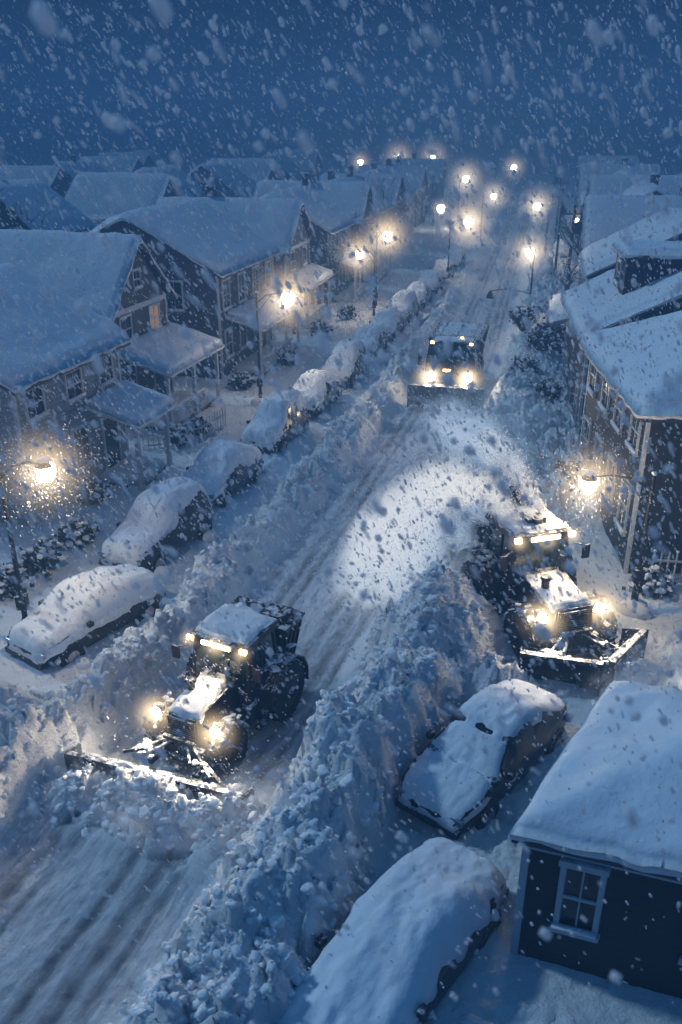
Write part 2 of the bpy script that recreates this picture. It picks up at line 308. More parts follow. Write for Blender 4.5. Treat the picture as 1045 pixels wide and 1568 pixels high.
def house(name,loc,ang,L,D,eave,ridge,kind,sid,porch=None,nwin=3,storeys=2,near='x0',seed=1,chim=True,detail=1,litw=(),skew=0,ov=.4,wz=None,sidewin=2,ww=.95,th_=.29,dormer=None):
    E=empty(name,loc,ang); rd=random.Random(seed)
    if kind=='side': rf=lambda x,y: eave+(ridge-eave)*(1-np.sqrt((y-D/2)**2+.05)/(D/2))
    elif kind=='front': rf=lambda x,y: eave+(ridge-eave)*(1-np.sqrt((x-L/2)**2+.05)/(L/2))
    else:
        q=min(L,D)/2
        rf=lambda x,y: eave+(ridge-eave)*(np.minimum(np.minimum(np.asarray(x)+0*y,L-x),np.minimum(y+0*x,D-y))/q)
    W=MB()
    if kind=='side':
        pr=[(0,-.5),(D,-.5),(D,eave),(D/2,ridge-.1),(0,eave)]; n=5
        V=[(x,p[0],p[1]) for x in (0,L) for p in pr]
    elif kind=='front':
        pr=[(0,-.5),(L,-.5),(L,eave),(L/2,ridge-.1),(0,eave)]; n=5
        V=[(p[0],y,p[1]) for y in (D,0) for p in pr]
    else:
        pr=[(0,-.5),(D,-.5),(D,eave),(0,eave)]; n=4
        V=[(x,p[0],p[1]) for x in (0,L) for p in pr]
    Fw=[tuple(range(n))[::-1],tuple(range(n,2*n))]+[(i,(i+1)%n,n+(i+1)%n,n+i) for i in range(n)]
    W.add(V,Fw)
    fr=MB(); gl=MB(); sn=MB(); lt=MB(); dk=MB()
    def slab(zf,x0,x1,y0,y1,t,mb,nx=2,ny=2):
        xs=np.linspace(x0,x1,nx+1); y_=np.linspace(y0,y1,ny+1); Vv=[];Ff=[]
        for dz in (0,-t):
            for a in xs:
                for b in y_: Vv.append((a,b,float(zf(np.float64(a),np.float64(b)))+dz))
        w=ny+1; o=(nx+1)*w
        for i in range(nx):
            for j in range(ny):
                Ff.append((i*w+j,(i+1)*w+j,(i+1)*w+j+1,i*w+j+1)); Ff.append((o+i*w+j,o+i*w+j+1,o+(i+1)*w+j+1,o+(i+1)*w+j))
        for i in range(nx):
            Ff.append((i*w,o+i*w,o+(i+1)*w,(i+1)*w)); Ff.append((i*w+ny,(i+1)*w+ny,o+(i+1)*w+ny,o+i*w+ny))
        for j in range(ny):
            Ff.append((j,j+1,o+j+1,o+j)); Ff.append((nx*w+j,o+nx*w+j,o+nx*w+j+1,nx*w+j+1))
        mb.add(Vv,Ff)
    slab(rf,-ov,L+ov,-ov,D+ov,.22,dk,8,8)
    sn.cap(-ov-.04,L+ov+.04,-ov-.05,D+ov+.04,rf,th_,int(26*detail)+8,int(26*detail)+8,seed,edge=.28,amp=.12)
    for x in (-.03,L-.09):
        fr.box(x,x+.12,-.03,.09,-.4,eave-.16)
    if near=='x0': fr.box(-.03,.09,D-.09,D+.03,-.4,eave-.16)
    else: fr.box(L-.09,L+.03,D-.09,D+.03,-.4,eave-.16)
    fr.box(.1,L-.1,-.025,-.002,eave-.45,eave-.2)
    zs=wz if wz else [1.3,4.0][:storeys]
    for si,z in enumerate(zs):
        h=min(1.5,eave-z-.6)
        for i in range(nwin):
            a=L*(i+.5)/nwin+rd.uniform(-.1,.1)
            if si==0 and porch and i==nwin-1 and len(zs)>1:
                fr.box(a-.6,a-.5,-.07,-.002,.3,2.6);fr.box(a+.5,a+.6,-.07,-.002,.3,2.6);fr.box(a-.6,a+.6,-.07,-.002,2.6,2.72); gl.box(a-.5,a+.5,-.03,-.002,.3,2.6); continue
            window(fr,gl,sn,'y',a,z,min(ww,L/nwin*.45),h,0,lt if (si,i) in litw else None)
        for i in range(sidewin):
            a=D*(i+.6)/sidewin*.85
            window(fr,gl,sn,near,a,z,.9,h,0 if near=='x0' else L)
    if kind=='front' and detail>.7: window(fr,gl,sn,'y',L/2,eave+.55,.6,.75,0)
    if chim:
        cxm,cym=L*rd.uniform(.3,.6),D*rd.uniform(.5,.65); zt=ridge+.75
        dk.box(cxm-.35,cxm+.35,cym-.3,cym+.3,eave,zt); dk.box(cxm-.42,cxm+.42,cym-.37,cym+.37,zt-.18,zt-.05); sn.lump((cxm,cym,zt+.02),.38,.4,seed)
    if dormer:
        a0,a1,b0,b1,z0,z1=dormer
        W.box(a0,a1,b0,b1,z0,z1); dk.box(a0-.2,a1+.2,b0-.25,b1+.2,z1,z1+.15); sn.cap(a0-.22,a1+.22,b0-.27,b1+.2,lambda x,y:z1+.15+0*x,.25,12,12,seed,edge=.2)
        window(fr,gl,sn,'y',(a0+a1)/2,z1-1.25,.9,.9,b0)
    if porch:
        x0,x1,dp,ph=porch
        pz=lambda x,y: ph+.10+(y+dp)*.28
        slab(pz,x0-.2,x1+.2,-dp-.25,-.003,.18,fr,2,2)
        sn.cap(x0-.24,x1+.24,-dp-.30,-.01,pz,.27,18,14,seed+5,edge=.28,amp=.10)
        k=max(2,int((x1-x0)/1.9)+1)
        for i in range(k):
            x=x0+.08+(x1-x0-.16)*i/(k-1); fr.box(x-.08,x+.08,-dp,-dp+.16,-.2,ph-.05); fr.box(x-.12,x+.12,-dp-.04,-dp+.2,ph-.22,ph-.05); fr.box(x-.12,x+.12,-dp-.04,-dp+.2,.1,.4)
        dk.box(x0,x1,-dp,-.004,-.3,.38)
        for zz in (.62,1.12): fr.box(x0+.2,x1-1.6,-dp+.04,-dp+.10,zz,zz+.06)
        nb=int((x1-x0-1.8)/.16)
        for i in range(max(nb,0)): fr.box(x0+.25+i*.16,x0+.29+i*.16,-dp+.05,-dp+.09,.68,1.12)
        sn.cap(x0+.2,x1-1.6,-dp,-dp+.15,lambda x,y:1.18+0*x,.1,10,3,seed,edge=.06,amp=.02,wob=.01)
        sn.cap(x0,x1,-dp+.1,-.02,lambda x,y:.38+0*x,.25,10,8,seed,edge=.2)
        for i in range(3): dk.box(x1-1.45,x1-.2,-dp-.3*(i+1),-dp-.3*i-.002,-.2,.26-.13*i)
        sn.cap(x1-1.5,x1-.15,-dp-1.1,-dp,lambda x,y:.3+(y+dp)*.4,.18,8,8,seed,edge=.2)
    W.obj('walls',sid,E); fr.obj('trim_and_frames',TRIM,E); gl.obj('window_panes',GLASS,E); dk.obj('roof_and_chimney',DTRIM,E)
    if lt.v: lt.obj('lit_panes',LITW,E)
    sn.obj('roof_snow',ROOFSNOW,E,smooth=True)
    if skew:
        for c in E.children:
            for v in c.data.vertices: v.co.x+=v.co.y*skew
    return E
def left_house(name,y0,L,off,**kw):
    t=float(th(y0+L/2)); x=float(cx(y0))-off
    return house(name,(x,y0,0),math.pi/2-t,L,kw.pop('D',8),kw.pop('eave',6),kw.pop('ridge',8.8),kw.pop('kind','side'),kw.pop('sid'),near='x0',**kw)
def right_house(name,y1,L,x1,t,**kw):
    return house(name,(x1,y1,0),-math.pi/2-t,L,kw.pop('D',8),kw.pop('eave',6),kw.pop('ridge',8.5),kw.pop('kind','side'),kw.pop('sid'),near='x1',**kw)
left_house('clapboard_house',27,6.8,11.6,D=9,eave=5.6,ridge=8.0,sid=SID[0],porch=(4.2,6.8,2.0,2.9),seed=2,chim=False)
left_house('gable_house',38.2,5.6,14.4,D=11,eave=5.7,ridge=8.6,kind='front',sid=SID[1],porch=(0,5.6,2.7,3.0),nwin=2,seed=3,litw=((1,1),),chim=False)
left_house('large_frame_house',46.5,9.5,12.9,D=10,eave=6.2,ridge=8.9,sid=SID[1],porch=(1,8.5,2.0,3.0),nwin=4,seed=4,chim=False)
left_house('gable_house',60,6.5,13.4,D=10,eave=5.8,ridge=8.6,kind='front',sid=SID[2],porch=(0,6.5,1.6,3.1),nwin=2,seed=5,detail=.6)
left_house('terraced_house',69,8,12.6,D=9,eave=6.0,ridge=8.5,sid=SID[2],porch=(1,7,2.0,3.1),seed=6,detail=.5,chim=False)
left_house('gable_house',80,7,12.6,D=10,eave=5.8,ridge=8.6,kind='front',sid=SID[1],porch=(0,7,2.0,3.1),nwin=2,seed=7,detail=.4)
for i,y in enumerate((91,103,115,129,144,162)):
    left_house('distant_house',y,8.5,13+i*.4,D=9,eave=5.6,ridge=8.4,kind='front' if i%2 else 'side',sid=SID[(i+1)%3],nwin=2,seed=20+i,detail=.2)
for i,(y,of) in enumerate(((56,33),(68,35),(82,32),(97,35),(66,52),(82,54),(100,52),(112,34),(128,36),(118,55),(138,60),(158,40),(165,70),(94,70),(190,45),(185,75))):
    e=left_house('distant_house',y,9,of,D=9,eave=5.8,ridge=9.2,kind='front' if i%2==0 else 'side',sid=SID[(i*2+1)%3],nwin=2,seed=40+i,detail=.25,chim=i%4==1)
right_house('frame_house',32.2,8.4,9.6,math.radians(4),D=9,eave=5.75,ridge=8.1,kind='hip',sid=SID[4],nwin=4,seed=61,chim=False)
right_house('frame_house',43.2,8.6,11.5,math.radians(9),D=9,eave=5.5,ridge=7.8,kind='side',sid=SID[4],nwin=3,seed=62,dormer=(3.2,6.2,1.5,4.3,5.6,8.1),chim=False)
right_house('gable_house',56,9,15.6,math.radians(13),D=10,eave=6.0,ridge=8.6,kind='side',sid=SID[1],porch=(1,8,1.7,3.0),nwin=3,seed=63,detail=.6)
right_house('gable_house',68,8,18.6,math.radians(13),D=10,eave=6.1,ridge=8.8,kind='front',sid=SID[2],nwin=2,seed=64,detail=.5)
for i,(y,x) in enumerate(((80,22),(93,25.5),(107,28.5),(122,32),(140,36.5),(160,41.5),(66,32),(84,36),(104,41),(125,47),(150,55),(58,36),(76,46))):
    right_house('distant_house',y,9,x,math.radians(13),D=9,eave=5.9,ridge=9.0,kind='front' if i%2 else 'side',sid=SID[(i+2)%3],nwin=2,seed=70+i,detail=.25,chim=i%3==0)
house('dark_garage',(2.9,10.05,0),math.radians(-18),6.0,4.1,3.15,3.85,'hip',SID[4],near='x0',nwin=3,storeys=1,seed=90,chim=False,skew=.30,ov=.16,wz=[1.25],sidewin=0,ww=.52,th_=.22)
# ------------------------------------------------------------------ cars
def car(name,loc,heading,roof=1.5,cover=.5,seed=0,Lc=4.7,W=.92,paint=None,suv=False,lumpy=.06,depth=.22,shield=0):
    E=empty(name,loc,heading); h=Lc/2
    xs=np.array([-1,-.96,-.86,-.7,-.55,-.4,-.2,0,.12,.25,.40,.55,.75,.9,.97,1])*h
    belt=np.interp(xs/h,[-1,-.9,-.5,.3,.9,1],[.72,.95,1.0,.97,.85,.62])
    if suv: top=np.interp(xs/h,[-1,-.95,-.86,-.7,0,.12,.42,.5,.9,1],[.75,1.15,roof-.15,roof,roof,roof-.05,1.12,1.06,.92,.66])
    else: top=np.interp(xs/h,[-1,-.95,-.75,-.42,-.3,.05,.15,.45,.52,.9,1],[.75,.98,1.06,roof-.08,roof,roof,roof-.06,1.06,1.02,.86,.66])
    top=np.maximum(top,belt+.02)
    wd=W*np.interp(np.abs(xs/h),[0,.7,.93,1],[1,.98,.86,.72])
    cab=np.clip((top-belt)/.4,0,1)
    V=[]
    n=len(xs)
    for i in range(n):
        w=wd[i]; tw=w*(1-.22*cab[i]); z0=.32 if 0<i<n-1 else .42
        row=[(w*.93,z0),(w,.55),(w,belt[i]*.85),(w*.97,belt[i]),(tw,top[i]-.06*cab[i]),(tw*.85,top[i]),(0,top[i]+.03)]
        full=[(-a,b) for a,b in row]+[(a,b) for a,b in row[-2::-1]]
        for a,b in full: V.append((xs[i],a,b))
    m=13
    body=[];glass=[]
    for i in range(n-1):
        for j in range(m-1):
            f=(i*m+j,i*m+j+1,(i+1)*m+j+1,(i+1)*m+j)
            c=(cab[i]+cab[i+1])/2
            isg=(j in(3,8) and c>.55 and i not in (5,8)) or (j in (4,5,6,7) and abs(top[i]-top[i+1])>.16 and c>.3)
            (glass if isg else body).append(f)
    body.append(tuple(range(m))); body.append(tuple(range((n-1)*m,n*m))[::-1])
    b=MB(); b.add(V,body); b.obj('body',paint,E,smooth=True)
    gmb=MB(); gmb.add(V,glass); gmb.obj('windows',GLASS,E)
    wh=MB(); hub=MB(); det=MB(); li=MB()
    for sx in (-.62,.62):
        for sy in (-1,1):
            wh.cyl((sx*h,sy*(W-.2),.34),(sx*h,sy*(W+.015),.34),.34,.34,22); hub.cyl((sx*h,sy*(W+.01),.34),(sx*h,sy*(W+.03),.34),.2,.18,12)
            det.cyl((sx*h,sy*(W-.1),.36),(sx*h,sy*(W+.005),.36),.41,.41,22)
    wh.obj('wheels',RUB,E,smooth=False,bevel=.03); hub.obj('hubcaps',CHROME,E)
    for sy in (-1,1):
        det.box(.3*h,.38*h,-W-.13 if sy<0 else W,-W if sy<0 else W+.13,.98,1.12)
        li.box(h*.93,h*.985,sy*.62-.16,sy*.62+.16,.62,.76)
    det.box(h*.96,h*1.02,-.75,.75,.36,.52); det.box(-h*1.02,-h*.96,-.75,.75,.4,.56)
    det.box(h*.985,h*1.005,-.38,.38,.56,.72)
    det.obj('bumpers_and_mirrors',BLACK,E,bevel=.02); li.obj('headlamp_glass',CHROME,E,bevel=.015)
    nx,nv=84,48; U=np.linspace(-1.02,1.02,nx); T=np.linspace(-1,1,nv); Ug,Tg=np.meshgrid(U,T,indexing='ij')
    tp=np.interp(Ug,xs/h,top); bl=np.interp(Ug,xs/h,belt); wv=np.interp(Ug,xs/h,wd); cb=np.interp(Ug,xs/h,cab)
    kk=np.exp(-np.arange(-2,3)**2/3.);kk/=kk.sum()
    tp=np.apply_along_axis(lambda r:np.convolve(np.pad(r,2,mode='edge'),kk,'valid'),0,tp)
    cb=np.apply_along_axis(lambda r:np.convolve(np.pad(r,2,mode='edge'),kk,'valid'),0,cb)
    nn=fbm(Ug*2.2+seed*5,Tg*1.5+seed,2)-.47; cov=np.clip(cover+(nn)*1.5,0,1)
    if shield: cov=np.clip(cover+nn*.6,0,1)
    hw=wv*(1-.26*cb*(1-cov))+.04
    ze=bl*cov+(tp-.10)*(1-cov); ze=np.where(cb<.25,np.minimum(ze,tp-.08),ze)-.04-.26*cov*np.clip(fbm(Ug*6+seed,Tg*0+3,4)+.1,0,1)
    er=np.clip((1.02-np.abs(Ug))/.10,0,1); er=np.sqrt(1-(1-er)**2)
    pr=(1-np.abs(Tg)**(4.2))**.6
    zt=tp+.05+depth*(1+1.2*nn)
    Zs=ze+(zt-ze)*pr*(.12+.88*er)+lumpy*(fbm(Ug*7+seed,Tg*5,6)-.47)*pr*1.5
    if shield:
        Zs-=shield*np.exp(-((Ug-.17)/.035)**2)*np.clip(.35+1.8*(fbm(Tg*3,Ug*3,11)-.3),0,1)+shield*.8*np.exp(-((Ug-.50)/.03)**2)*np.clip(.3+2*(fbm(Tg*3,Ug*3,14)-.3),0,1)
    Xs=Ug*h+.06*(vn(Tg*3,Ug*2,seed)-.5); Ysn=Tg*hw+.05*(vn(Ug*9,Tg*2,seed+2)-.5)
    V=np.stack([Xs,Ysn,Zs],-1).reshape(-1,3); ii=np.arange(nx*nv).reshape(nx,nv)
    Fq=np.stack([ii[:-1,:-1],ii[1:,:-1],ii[1:,1:],ii[:-1,1:]],-1).reshape(-1,4)
    so=fastmesh('snow_cover',V,Fq,[ROOFSNOW],parent=E)
    sm=so.modifiers.new('s','SOLIDIFY'); sm.thickness=.05; sm.offset=-1
    pt=MB(); rd=random.Random(seed)
    for q in range(14):
        sy=rd.choice((-1,1)); pt.lump((rd.uniform(-.9,.9)*h,sy*(W-.03),rd.uniform(.35,.95)),rd.uniform(.05,.13),1.0,rd.random(),8,5)
    for sx in (-.62,.62):
        for sy in (-1,1): pt.lump((sx*h+rd.uniform(-.2,.2),sy*(W+.05),.08),.32,.6,rd.random())
    pt.obj('snow_patches',SNOW,E,smooth=True)
    return E
P=[frosted('car_paint_dark',(.018,.02,.026),.04,.3),frosted('car_paint_grey',(.06,.07,.08),.05,.3),frosted('car_paint_silver',(.30,.32,.35),.05,.3),frosted('car_paint_blue',(.025,.045,.08),.05,.3)]
def hd(a): return math.radians(-90-a)
cars=[(-7.05,20.5,34,1.45,.9,0,0),(-6.0,25.3,24,1.75,.22,0,1),(-4.6,30.4,20,1.55,.6,3,0),(-2.9,36.1,18,1.75,.25,0,1),(-1.35,41.4,17,1.5,.4,1,0),(.2,46.6,17,1.65,.2,0,1),(1.7,52.2,16,1.5,.25,0,0),(3.1,57.6,16,1.5,.25,3,0),(4.5,62.8,16,1.7,.3,1,1),(6.1,68.8,15,1.5,.3,0,0),(7.7,75,15,1.5,.3,0,0),(9.5,82,15,1.5,.3,1,0),(11.6,89.5,14,1.7,.3,0,1)]
for i,(x,y,a,rf,cv,pc,sv) in enumerate(cars):
    car('parked_car',(x,y,.25 if i else 0),hd(a),rf,cv,i+3,paint=P[pc],suv=bool(sv),Lc=4.4,depth=.2)
car('parked_car',(3.2,14.7,.08),hd(40),1.58,.04,31,paint=P[0],suv=False,Lc=4.7,depth=.08,lumpy=.04,shield=.17)
car('parked_car',(.95,9.75,-.05),hd(38),1.42,.85,37,paint=P[0],suv=False,Lc=4.8,depth=.2)
for i,(x,y) in enumerate(((19.0,82),(24,96))): car('parked_car',(x,y,.25),hd(14),1.7,.4,60+i,paint=P[i],suv=True)

# ------------------------------------------------------------------ lights helpers
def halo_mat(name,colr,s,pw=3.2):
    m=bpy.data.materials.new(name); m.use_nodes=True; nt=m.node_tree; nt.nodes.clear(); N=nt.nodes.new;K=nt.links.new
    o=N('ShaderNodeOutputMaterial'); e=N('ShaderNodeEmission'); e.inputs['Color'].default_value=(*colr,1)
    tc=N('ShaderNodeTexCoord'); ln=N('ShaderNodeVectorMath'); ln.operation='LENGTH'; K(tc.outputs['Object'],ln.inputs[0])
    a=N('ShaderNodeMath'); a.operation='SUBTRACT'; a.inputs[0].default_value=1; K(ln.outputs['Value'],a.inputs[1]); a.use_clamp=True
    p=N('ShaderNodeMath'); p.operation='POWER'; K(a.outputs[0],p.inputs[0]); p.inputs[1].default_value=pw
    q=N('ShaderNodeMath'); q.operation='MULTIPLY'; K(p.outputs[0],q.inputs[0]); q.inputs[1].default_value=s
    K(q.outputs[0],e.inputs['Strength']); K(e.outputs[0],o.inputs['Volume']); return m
HALO=halo_mat('painted_glow',(1,.73,.44),2.4,4.4); HALO2=halo_mat('painted_glow_small',(1,.73,.42),7.0,3.9); HALOF=halo_mat('painted_glow_far',(1,.79,.54),2.0,4.3)  # lamp glow painted as self-emitting volume, fading outwards; nothing scatters here
def sphere_me(name,m,seg=20):
    bm=bmesh.new(); bmesh.ops.create_uvsphere(bm,u_segments=seg,v_segments=seg//2,radius=1); me=bpy.data.meshes.new(name); bm.to_mesh(me); bm.free(); me.materials.append(m)
    me.polygons.foreach_set('use_smooth',[True]*len(me.polygons)); return me
HM=sphere_me('glow_halo',HALO); HM2=sphere_me('glow_halo_small',HALO2); HM3=sphere_me('glow_halo_far',HALOF)
def glow_halo(parent,loc,r,me=None):
    o=bpy.data.objects.new('painted_halo',me or HM); col.objects.link(o); o.parent=parent; o.location=loc; o.scale=(r,r,r); return o
def plight(parent,loc,e,colr=(1,.76,.47),r=.12,name='bulb_light'):
    l=bpy.data.lights.new(name,'POINT'); l.energy=e; l.color=colr; l.shadow_soft_size=r; o=bpy.data.objects.new(name,l); col.objects.link(o); o.parent=parent; o.location=loc; return o
def spot(parent,loc,dirv,e,ang=100,colr=(1,.80,.56)):
    l=bpy.data.lights.new('beam','SPOT'); l.energy=e; l.color=colr; l.spot_size=math.radians(ang); l.spot_blend=.9; l.shadow_soft_size=.08
    o=bpy.data.objects.new('beam',l); col.objects.link(o); o.parent=parent; o.location=loc; o.rotation_euler=Vector(dirv).to_track_quat('-Z','Y').to_euler(); return o
# ------------------------------------------------------------------ street lamps
lamp_pts=[]
def street_lamp(x,y,z,armx,army=0,e=320,lit=True,r=.2,hz=1.7,ex=None,hm=None):
    E=empty('street_lamp',(x,y,0)); p=MB()
    p.cyl((0,0,-.3),(0,0,.9),.11,.10,12); p.cyl((0,0,.9),(0,0,z+.15),.075,.05,12); p.cyl((0,0,z+.15),(0,0,z+.25),.07,.02,10)
    pts=[Vector((0,0,z-.25)),Vector((armx*.3,army*.3,z+.12)),Vector((armx*.65,army*.65,z+.22)),Vector((armx*.93,army*.93,z+.18))]
    for a,b in zip(pts,pts[1:]): p.cyl(a,b,.035,.035,8)
    p.cyl((0,0,z-.7),(armx*.5,army*.5,z+.14),.02,.02,6)
    p.cyl((armx,army,z+.12),(armx,army,z+.26),.24,.10,16)
    p.box(-.14,.14,-.12,.12,1.2,1.6)
    p.obj('pole_and_arm',POLE,E,smooth=False)
    s=MB(); s.lump((armx,army,z+.28),.17,.35,3); s.lump((0,0,z+.28),.08,.7,2); s.lump((0,0,.3),.45,.7,5)
    s.obj('snow_on_lamp',SNOW,E,smooth=True)
    b=MB(); b.lump((armx,army,z-.04),r,1,1,14,10); b.obj('globe',BULBF if hm else BULB,E,smooth=True)
    if lit:
        plight(E,(armx,army,z-.35),e*1.35,r=.2); glow_halo(E,(armx,army,z),hz*1.1,hm); lamp_pts.append((x+armx,y+army,z,hz))
    if ex:
        q=MB(); q.cyl((0,0,ex[2]),(ex[0]*.5,0,ex[2]+.35),.03,.03,8); q.cyl((ex[0]*.5,0,ex[2]+.35),(ex[0],0,ex[2]+.2),.03,.03,8); q.cyl((ex[0],0,ex[2]-.25),(ex[0],0,ex[2]+.2),.28,.08,14); q.obj('second_arm',POLE,E)
street_lamp(8.5,21.4,4.25,-1.75,0,230,hz=1.7,r=.25)
street_lamp(-8.6,19.9,5.2,1.15,0,200,hz=1.7,r=.25)
street_lamp(-4.1,41.8,5.6,1.5,0,290,hz=2.5,r=.32)
street_lamp(12.2,55.6,6.0,-.3,0,280,hz=2.1,ex=(-2.6,0,3.4),r=.28)
street_lamp(2.7,66.6,5.8,.75,0,270,hz=2.9,r=.32)
street_lamp(2.4,62.5,5.0,-1.1,0,190,hz=2.5,r=.28)
street_lamp(9.8,80,5.5,1.6,0,360,hz=3.4,r=.40)
street_lamp(22.0,95,5.7,-1.3,0,300,hz=3.2,hm=HM3,r=.34)
street_lamp(17.6,112,5.6,1.3,0,300,hz=3.2,hm=HM3,r=.32)
street_lamp(18,138,6.3,.9,0,400,hz=4.6,hm=HM3,r=.45)
street_lamp(24.5,88,5.0,-1.3,0,150,hz=1.6,hm=HM3)
for (x,y,z,hz) in ((20,210,7.4,6),(12,208,7.4,6),(-8,200,7.6,4),(3,190,7.0,4),(32,175,6.5,4),(13,126,3.0,2.5)):
    street_lamp(x,y,z,1.0,0,250,hz=hz,r=.5,hm=HM3)

# ------------------------------------------------------------------ vehicles
def wheel(mb,x,y,r,w,lug=True):
    mb.cyl((x,y-w/2,r),(x,y+w/2,r),r*.94,r*.94,28)
    if lug:
        n=20
        for i in range(n):
            for sd in (-1,1):
                a=2*math.pi*(i+.5*(sd>0))/n; a2=a+.16
                p0=(x+r*.97*math.cos(a),y,r+r*.97*math.sin(a)); p1=(x+r*.97*math.cos(a2),y+sd*w/2,r+r*.97*math.sin(a2))
                mb.beam(p0,p1,.07,.07)
def hubs(mb,x,y,r,w):
    s=1 if y>0 else -1
    mb.cyl((x,y+s*(w/2),r),(x,y+s*(w/2+.03),r),r*.55,r*.5,18); mb.cyl((x,y+s*(w/2+.02),r),(x,y+s*(w/2+.12),r),r*.2,r*.15,12)
def blade(E,cxb,cyb,yaw,Wd,H,name='plough_blade',ribs=9):
    mb=MB(); sn=MB(); c,s=math.cos(yaw),math.sin(yaw)
    def T(a,b,z): return (cxb+a*c-b*s, cyb+a*s+b*c, z)
    prof=[( .16-.30*math.sin(math.pi*t)**.9+.12*t, .05+H*t) for t in np.linspace(0,1,9)]
    n=len(prof); nb=12
    V=[];F=[]
    for off in (0,-.06):
        for k in range(nb+1):
            b=-Wd/2+Wd*k/nb
            for a,z in prof: V.append(T(a+off,b,z))
    o=(nb+1)*n
    for k in range(nb):
        for j in range(n-1):
            q=(k*n+j,(k+1)*n+j,(k+1)*n+j+1,k*n+j+1); F.append(q); F.append(tuple(i+o for i in q[::-1]))
        F.append((k*n+n-1,(k+1)*n+n-1,o+(k+1)*n+n-1,o+k*n+n-1)); F.append((k*n,o+k*n,o+(k+1)*n,(k+1)*n))
    mb.add(V,F)
    for k in range(ribs):
        b=-Wd/2+.05+(Wd-.1)*k/(ribs-1)
        P_=[T(-.08,b-.025,.1),T(-.34,b-.025,.3),T(-.28,b-.025,H*.6),T(.10,b-.025,H*.85),T(-.08,b+.025,.1),T(-.34,b+.025,.3),T(-.28,b+.025,H*.6),T(.10,b+.025,H*.85)]
        mb.add(P_,[(0,1,2,3),(7,6,5,4),(0,4,5,1),(1,5,6,2),(2,6,7,3),(3,7,4,0)])
    mb.beam(T(-.3,-Wd/2,.38),T(-.3,Wd/2,.38),.12); mb.beam(T(.22,-Wd/2-.02,H+.05),T(.22,Wd/2+.02,H+.05),.13,.09)
    mb.beam(T(.1,-Wd/2,.04),T(.1,Wd/2,.04),.05,.16)
    for e_ in (-1,1):
        b=e_*(Wd/2+.02)
        P_=[T(.30,b-.02,0),T(-.25,b-.02,.0),T(-.3,b-.02,H*.9),T(.32,b-.02,H+.12),T(.30,b+.02,0),T(-.25,b+.02,.0),T(-.3,b+.02,H*.9),T(.32,b+.02,H+.12)]
        mb.add(P_,[(0,1,2,3),(7,6,5,4),(0,4,5,1),(1,5,6,2),(2,6,7,3),(3,7,4,0)])
    mb.obj(name,STEEL,E)
    rd=random.Random(int(Wd*100)+int(cxb*10))
    for k in range(int(Wd*7)):
        b=rd.uniform(-Wd/2,Wd/2); sn.lump(T(.2+rd.uniform(-.04,.04),b,H+.08),rd.uniform(.03,.08),.5,rd.random(),8,5)
    for k in range(int(Wd*7)):
        b=rd.uniform(-Wd/2,Wd/2); sn.lump(T(.32+rd.uniform(0,.3),b,.06+rd.uniform(0,.15)),rd.uniform(.06,.16),.8,rd.random(),9,6)
    sn.obj(name+'_snow',SNOW,E,smooth=True)
